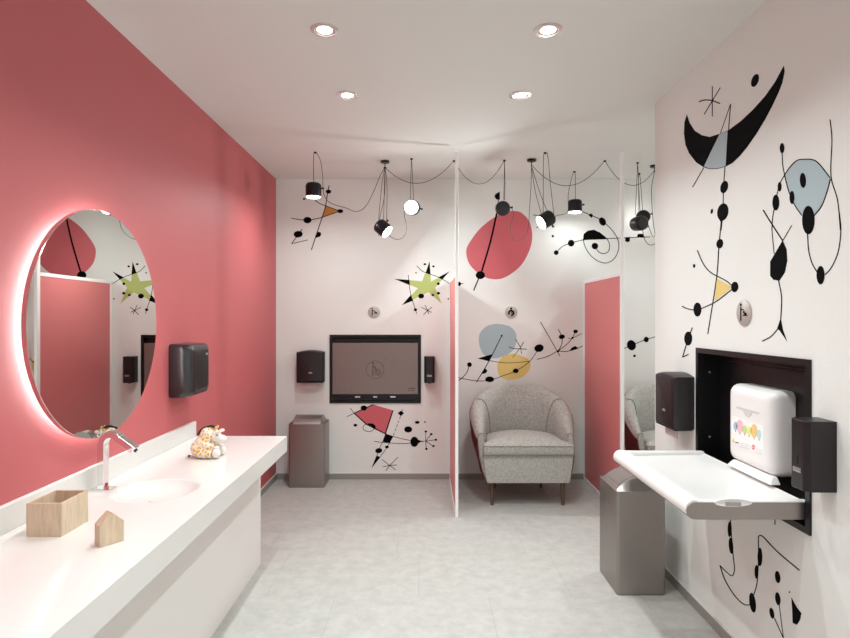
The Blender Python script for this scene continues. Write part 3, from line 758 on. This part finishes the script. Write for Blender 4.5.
# ------------------------------------------------------------------ wall decals
class Decal:
    """Flat vinyl shapes; outlines are given in zoom coordinates of the wall and turned into metres on the wall plane."""
    def __init__(s, name, label, wall): s.name = name; s.label = label; s.wall = wall; s.q = []; s.i = 0; s.o = None
    def reg(s, x0, y0, k): s.o = (x0, y0, k); return s
    def P(s, x, y):
        px, py = s.o[0]+x/s.o[2], s.o[1]+y/s.o[2]
        if s.wall == 'back': sc = F/YB; return ((px-425)/sc, EYE-(py-319)/sc)
        sc = (px-425)/XR; return (F/sc, EYE-(py-319)/sc)
    def poly(s, pts, m=None, lvl=1, part='ink', smooth=False):
        m = m or m_black
        if smooth: pts = [tuple(p) for p in cat_rom(pts+[pts[0]], 5)[:-1]]
        uv = [s.P(*p) for p in pts]; s.i += 1
        d0, d1 = .0002, .0005+.0004*lvl+.000004*(s.i % 50)
        if s.wall == 'back': r0 = [(u, YB-d0, z) for u, z in uv]; r1 = [(u, YB-d1, z) for u, z in uv]
        else: r0 = [(XR-d0, u, z) for u, z in uv]; r1 = [(XR-d1, u, z) for u, z in uv]
        nm = {'ink': 'dot' if len(pts) == 22 else 'shape'}.get(part, part); s.q.append((nm, MB().loft([r0, r1], m))); return s
    def line(s, pts, wd=5, taper=False, smooth=True, lvl=1):
        P = cat_rom(pts, 6) if smooth else [Vector(p) for p in pts]
        L_, R_ = [], []
        for i, p in enumerate(P):
            d = (P[min(i+1, len(P)-1)]-P[max(i-1, 0)]).normalized(); n = Vector((-d.y, d.x))*wd*.58
            L_.append(p+n); R_.append(p-n)
        s.i += 1; d0, d1 = .0002, .0005+.0004*lvl+.000004*(s.i % 50)
        def W(p, d): u, z = s.P(*p); return (u, YB-d, z) if s.wall == 'back' else (XR-d, u, z)
        s.q.append(('line', MB().loft([[W(l, d0), W(r, d0), W(r, d1), W(l, d1)] for l, r in zip(L_, R_)], m_black))); return s
    def blob(s, x, y, rx, ry=None, rot=0, lvl=2, m=None, part='ink'):
        ry = ry or rx; a = math.radians(rot); n = 22; out = []
        for k in range(n):
            t = 2*PI*k/n; u, v = rx*math.cos(t), ry*math.sin(t)
            out.append((x+u*math.cos(a)-v*math.sin(a), y+u*math.sin(a)+v*math.cos(a)))
        return s.poly(out, m, lvl, part)
    def star(s, c, ends, wd=4):
        for e in ends: s.line([c, e], wd, smooth=False)
        return s
    def done(s):
        allv = [v for k, q in s.q for v in q.v]
        c = Vector([sum(v[i] for v in allv)/len(allv) for i in range(3)])
        if s.wall == 'back': c.y = YB
        else: c.x = XR
        t = thing(s.name, s.label, 'wall decal', tuple(c))
        for k, q in s.q:
            q.v = [tuple(Vector(v)-c) for v in q.v]; q.build(k, t, smooth=0)
# orange triangle figure
d = Decal('wall_decal', 'black line figure with small orange triangle high on the back wall', 'back').reg(285, 185, 9.11)
d.line([(402, 5), (385, 90), (370, 190), (340, 290), (300, 410), (240, 592)], 7).blob(396, 60, 25, 18).blob(503, 238, 27, 18).blob(205, 320, 37, 29)
d.blob(120, 448, 41, 30, -5).poly([(300, 425), (325, 432), (330, 452), (318, 470), (280, 482)]).blob(174, 127, 11, 10)
d.poly([(370, 190), (500, 238), (345, 292)], m_dora, 0, 'orange_patch')
d.line([(258, 122), (310, 165), (370, 190), (500, 238)], 6).line([(58, 302), (120, 313), (205, 320), (280, 308), (345, 292), (500, 238)], 6)
d.line([(157, 400), (60, 535)], 6).line([(60, 535), (208, 500)], 5).done()
# green star
d = Decal('wall_decal', 'lime green star with black tips on the back wall', 'back').reg(390, 255, 9.815)
d.poly([(388, 65), (402, 262), (582, 163), (443, 320), (508, 478), (378, 365), (120, 490), (275, 325), (45, 235), (315, 258)], m_dgrn, 0, 'green_patch')
for p in ([(388, 62), (350, 178), (399, 192)], [(586, 160), (473, 220), (512, 242)], [(117, 492), (203, 393), (228, 447)], [(42, 234), (190, 245), (195, 297)]): d.poly(p)
for bl in ((306, 403, 29, 24), (474, 282, 14, 13), (475, 375, 16, 13), (420, 393, 15, 11), (342, 90, 13, 10), (426, 112, 12, 10), (255, 175, 7, 7), (250, 537, 16, 14), (572, 430, 7, 7)): d.blob(*bl)
d.line([(262, 105), (330, 165), (470, 215), (585, 280)], 5).line([(178, 195), (195, 340), (215, 430), (250, 537), (262, 575)], 5)
d.star((369, 545), [(305, 512), (343, 492), (412, 512), (408, 563), (380, 580), (328, 587)], 5).blob(369, 545, 8).done()
# red kite figure
d = Decal('wall_decal', 'black line figure with red kite shape under the closed changing station', 'back').reg(345, 400, 8.5)
d.poly([(78, 112), (240, 38), (408, 88), (343, 287), (180, 205)], m_dred, 0, 'red_patch')
d.line([(78, 112), (240, 38)], 7).line([(408, 88), (343, 287)], 9).line([(343, 287), (180, 205), (78, 112)], 8, smooth=False)
d.blob(160, 68, 27, 22).blob(88, 214, 16, 12).poly([(180, 205), (200, 198), (235, 200), (258, 215), (262, 240), (250, 248)])
d.line([(200+47*math.cos(a), 235+33*math.sin(a)) for a in [2*PI*k/20 for k in range(21)]], 4)
d.poly([(343, 285), (412, 308), (380, 365), (318, 355)]).line([(45, 68), (80, 115)], 4).line([(15, 142), (78, 112)], 4)
for k in range(5): d.line([(412+13*k, 300-35*k), (420+13*k, 278-35*k)], 4)
d.poly([(448, 112), (475, 90), (502, 112), (475, 137)]).line([(490, 78), (486, 100)], 4)
d.line([(410, 310), (480, 328), (560, 345)], 4).line([(245, 350), (320, 360), (480, 370), (560, 365)], 4).blob(590, 355, 34, 43)
d.poly([(612, 332), (640, 346), (688, 350), (640, 357), (612, 375)])
for e in ((687, 268), (733, 290), (772, 338), (752, 391), (692, 416)): d.line([(685, 350), e], 4).blob(*e, 11, 9)
d.blob(537, 250, 34, 26).blob(614, 190, 20, 12).blob(679, 187, 7).line([(320, 355), (295, 410), (270, 475)], 4).line([(380, 365), (345, 420), (300, 480)], 4)
d.blob(287, 430, 30, 21, -8).blob(356, 399, 16, 12).poly([(268, 472), (302, 485), (224, 580)])
d.star((380, 557), [(315, 505), (448, 487), (442, 552), (432, 594), (348, 600), (322, 567)], 4).done()
# red oval
d = Decal('wall_decal', 'large red oval crossed by a thick black line on the back wall', 'back').reg(455, 185, 5.8)
d.poly([(330, 150), (380, 158), (430, 210), (448, 290), (435, 370), (395, 450), (340, 505), (270, 543), (200, 543), (140, 515), (85, 460), (66, 400), (75, 350), (130, 270), (180, 222), (240, 180), (285, 158)], m_dred, 0, 'red_patch', smooth=True)
d.line([(242, 165), (205, 330), (155, 500)], 9).line([(155, 500), (108, 612)], 6).blob(147, 523, 27, 23).poly([(260, 38), (260, 85), (240, 84), (229, 68), (235, 52)]).line([(255, 60), (242, 165)], 4)
d.blob(25, 574, 10, 12).line([(10, 574), (48, 571)], 3).done()
# spiral
d = Decal('wall_decal', 'black spiral figure with dotted line high on the back wall', 'back').reg(530, 195, 7.98)
d.line([(395, 122), (487, 162), (550, 190), (610, 235), (670, 300), (705, 370), (705, 440), (670, 510), (605, 543), (530, 520), (470, 465), (435, 400), (425, 350)], 5)
d.poly([(423, 360), (428, 312), (460, 285), (510, 277), (560, 300), (617, 347), (520, 354)])
d.line([(615, 347), (635, 400), (625, 450), (590, 467), (550, 455), (522, 415)], 5).blob(518, 407, 26).blob(578, 212, 26, 35, -30).poly([(466, 160), (488, 146), (506, 166), (490, 182)]).blob(328, 384, 26, 27).blob(209, 460, 19).blob(182, 328, 8, 12, -30)
d.line([(209, 460), (260, 410), (328, 384), (430, 358), (600, 350), (735, 342), (960, 334)], 5).poly([(760, 338), (798, 335), (796, 370), (775, 377), (760, 368)])
d.line([(25, 158), (70, 167)], 5).line([(50, 262), (85, 240)], 5)
d.reg(615, 145, 6.08).poly([(132, 562), (140, 540), (168, 540), (184, 564)]).done()
# blue and yellow discs
d = Decal('wall_decal', 'blue and yellow discs with black branching lines above the armchair', 'back').reg(455, 315, 8.51)
d.poly([(345, 75), (400, 80), (470, 100), (515, 150), (522, 220), (500, 290), (450, 335), (380, 362), (310, 367), (250, 340), (215, 280), (203, 210), (215, 150), (270, 95)], m_dblue, 0, 'blue_patch', smooth=True)
d.poly([(500, 330), (560, 345), (620, 375), (643, 420), (625, 480), (570, 530), (490, 550), (420, 545), (375, 510), (362, 460), (365, 410), (400, 360), (450, 337)], m_dyel, .3, 'yellow_patch', smooth=True)
d.line([(398, 175), (290, 390), (182, 573)], 6).poly([(192, 370), (325, 330), (287, 393)]).line([(290, 388), (400, 405), (500, 407), (640, 393)], 4).line([(700, 378), (800, 350)], 3)
for bl in ((398, 175, 7, 9), (295, 547, 38, 24), (517, 475, 24, 20), (715, 282, 40, 32, -15), (123, 422, 20, 20)): d.blob(*bl)
d.poly([(258, 455), (275, 470), (268, 490), (245, 500), (228, 500)])
d.line([(25, 530), (60, 540), (180, 560), (295, 555), (400, 520), (517, 475), (635, 395), (715, 282)], 4.5).line([(123, 422), (100, 490), (55, 540), (30, 557)], 5)
d.line([(515, 205), (557, 275)], 5).line([(585, 230), (557, 275)], 5).line([(460, 272), (500, 286), (560, 288), (610, 292)], 5).line([(560, 275), (490, 362)], 4).line([(557, 270), (567, 330)], 4)
d.reg(530, 310, 6.538).line([(45, 323), (110, 305), (180, 268), (240, 225), (278, 180), (298, 140)], 4).line([(68, 78), (130, 185), (195, 300)], 4).line([(185, 125), (208, 175), (208, 220), (185, 268)], 4)
d.line([(185, 268), (240, 270), (300, 255), (345, 235)], 4).poly([(258, 264), (275, 245), (295, 235), (315, 248), (300, 258)]).blob(208, 175, 20, 15, -10).blob(298, 140, 15, 12).blob(278, 182, 7).blob(185, 268, 8).line([(248, 187), (280, 182), (340, 153)], 3).done()
# two dots in the third bay
d = Decal('wall_decal', 'two black ovals on a short line between right post and wall corner', 'back').reg(530, 310, 6.538)
d.line([(600, 258), (663, 230), (760, 193), (830, 172)], 4).blob(663, 230, 29, 34, -20).blob(760, 193, 16, 18).blob(683, 300, 9, 8).done()
# crescent
d = Decal('wall_decal', 'large black crescent with a blue slice and long dotted tail on right wall', 'right').reg(675, 60, 7.083)
d.poly([(85, 385), (105, 445), (140, 500), (190, 532), (245, 545), (315, 523), (380, 497), (470, 430), (550, 355), (640, 255), (710, 155), (772, 40), (778, 80), (762, 160), (735, 230), (690, 325), (640, 420), (580, 520), (510, 620), (460, 680), (410, 728), (360, 755), (300, 772), (240, 772), (200, 757), (150, 725), (100, 660), (75, 600), (64, 520), (68, 440)])
d.poly([(318, 524), (374, 503), (360, 751), (300, 768), (240, 767), (208, 752), (262, 638)], m_dblue, 2.5, 'blue_patch')
d.line([(395, 310), (322, 520)], 4).line([(395, 310), (380, 500)], 5).blob(568, 145, 24, 48, 20).line([(265, 185), (265, 400)], 5).line([(322, 195), (207, 385)], 5).line([(170, 295), (215, 283), (265, 288), (320, 308)], 7)
d.reg(675, 140, 7.083).line([(205, 195), (125, 335)], 5).line([(355, 190), (345, 330), (340, 500), (328, 640)], 5).blob(350, 333, 26, 45, 15).blob(340, 510, 39, 62, 10).blob(262, 505, 8, 18, 10)
d.reg(675, 220, 4.557).line([(212, 0), (200, 130), (190, 265), (150, 520)], 4).blob(205, 108, 15, 22, 10).blob(212, -2, 8, 10).line([(102, 138), (130, 200), (165, 240), (230, 275), (262, 300)], 4).blob(88, 209, 5, 9)
d.line([(32, 393), (60, 405), (100, 410), (140, 395), (190, 370), (262, 315)], 4).blob(273, 305, 16, 24, 5).blob(103, 408, 18, 32).poly([(191, 266), (262, 305), (180, 370)], m_dyel, 0, 'yellow_patch')
d.done()
d = Decal('wall_decal', 'small black oval on a hooked line left of the open recess', 'right').reg(675, 220, 4.557)
d.blob(61, 540, 18, 32).line([(80, 490), (61, 540), (35, 625)], 4).line([(35, 625), (62, 612)], 4).done()
# blue shield figure
d = Decal('wall_decal', 'light blue rounded shield figure with black drops on the right wall', 'right').reg(755, 110, 5.316)
d.poly([(158, 345), (190, 300), (225, 268), (260, 262), (310, 265), (345, 290), (400, 360), (385, 420), (350, 510), (315, 560), (250, 555), (210, 505), (180, 430)], m_dblue, 0, 'blue_patch')
d.line([(158, 345), (190, 300), (225, 268), (260, 262), (310, 265), (345, 290), (400, 360)], 5).line([(402, 365), (385, 430), (355, 510), (315, 562)], 5).line([(158, 345), (180, 430), (215, 510), (250, 560)], 5)
d.line([(145, 230), (148, 290), (158, 345)], 4).blob(145, 203, 12, 27).line([(158, 345), (130, 400), (110, 490), (95, 570), (90, 638)], 4).blob(132, 408, 10, 25).blob(112, 492, 18, 42).blob(198, 465, 13, 35).blob(256, 374, 16, 40, -3)
d.blob(285, 585, 33, 76).line([(400, 50), (410, 160), (405, 350), (440, 480), (455, 638)], 4.5)
d.reg(755, 210, 4.557).line([(383, 0), (392, 90), (380, 190), (350, 260), (320, 295)], 4).blob(300, 297, 18, 42).line([(240, 105), (245, 180), (260, 240), (285, 285)], 4)
d.line([(86, 0), (78, 80), (88, 200)], 3).line([(38, 0), (75, 60), (127, 140)], 5).line([(168, 70), (127, 140)], 3)
d.poly([(127, 138), (145, 180), (148, 230), (137, 285), (112, 322), (85, 318), (70, 300), (70, 235)]).line([(108, 320), (122, 400), (118, 500)], 4).poly([(118, 492), (128, 545), (147, 599), (112, 548), (102, 540)]).line([(108, 538), (75, 575), (33, 598)], 4).done()
# lower figure
d = Decal('wall_decal', 'black looping line figure low on the right wall below the changing table', 'right').reg(710, 515, 5.19)
d.line([(107, -60), (107, 30), (120, 200), (128, 280), (115, 315), (85, 295), (52, 262)], 4).line([(52, 262), (80, 340), (130, 420), (180, 465), (220, 462)], 4.5).blob(103, 75, 10, 40).blob(110, 160, 11, 42, -5)
d.blob(222, 455, 16, 52, -8).line([(228, 415), (245, 350), (252, 230), (252, 110)], 4).line([(252, 110), (275, 112), (350, 190), (465, 287)], 5).blob(260, 218, 12, 48).blob(242, 295, 9, 36)
d.blob(352, 322, 13, 32, -8).blob(353, 435, 13, 34, -8).blob(322, 510, 11, 29, -12).line([(360, 465), (382, 640)], 3).line([(335, 535), (382, 640)], 3.5)
d.poly([(423, 428), (452, 480), (475, 510), (468, 545), (452, 570), (430, 560), (428, 500)]).blob(414, 400, 3, 5).line([(338, 20), (338, 50)], 4)
d.line([(382, 640), (390, 720), (380, 780)], 4).done()
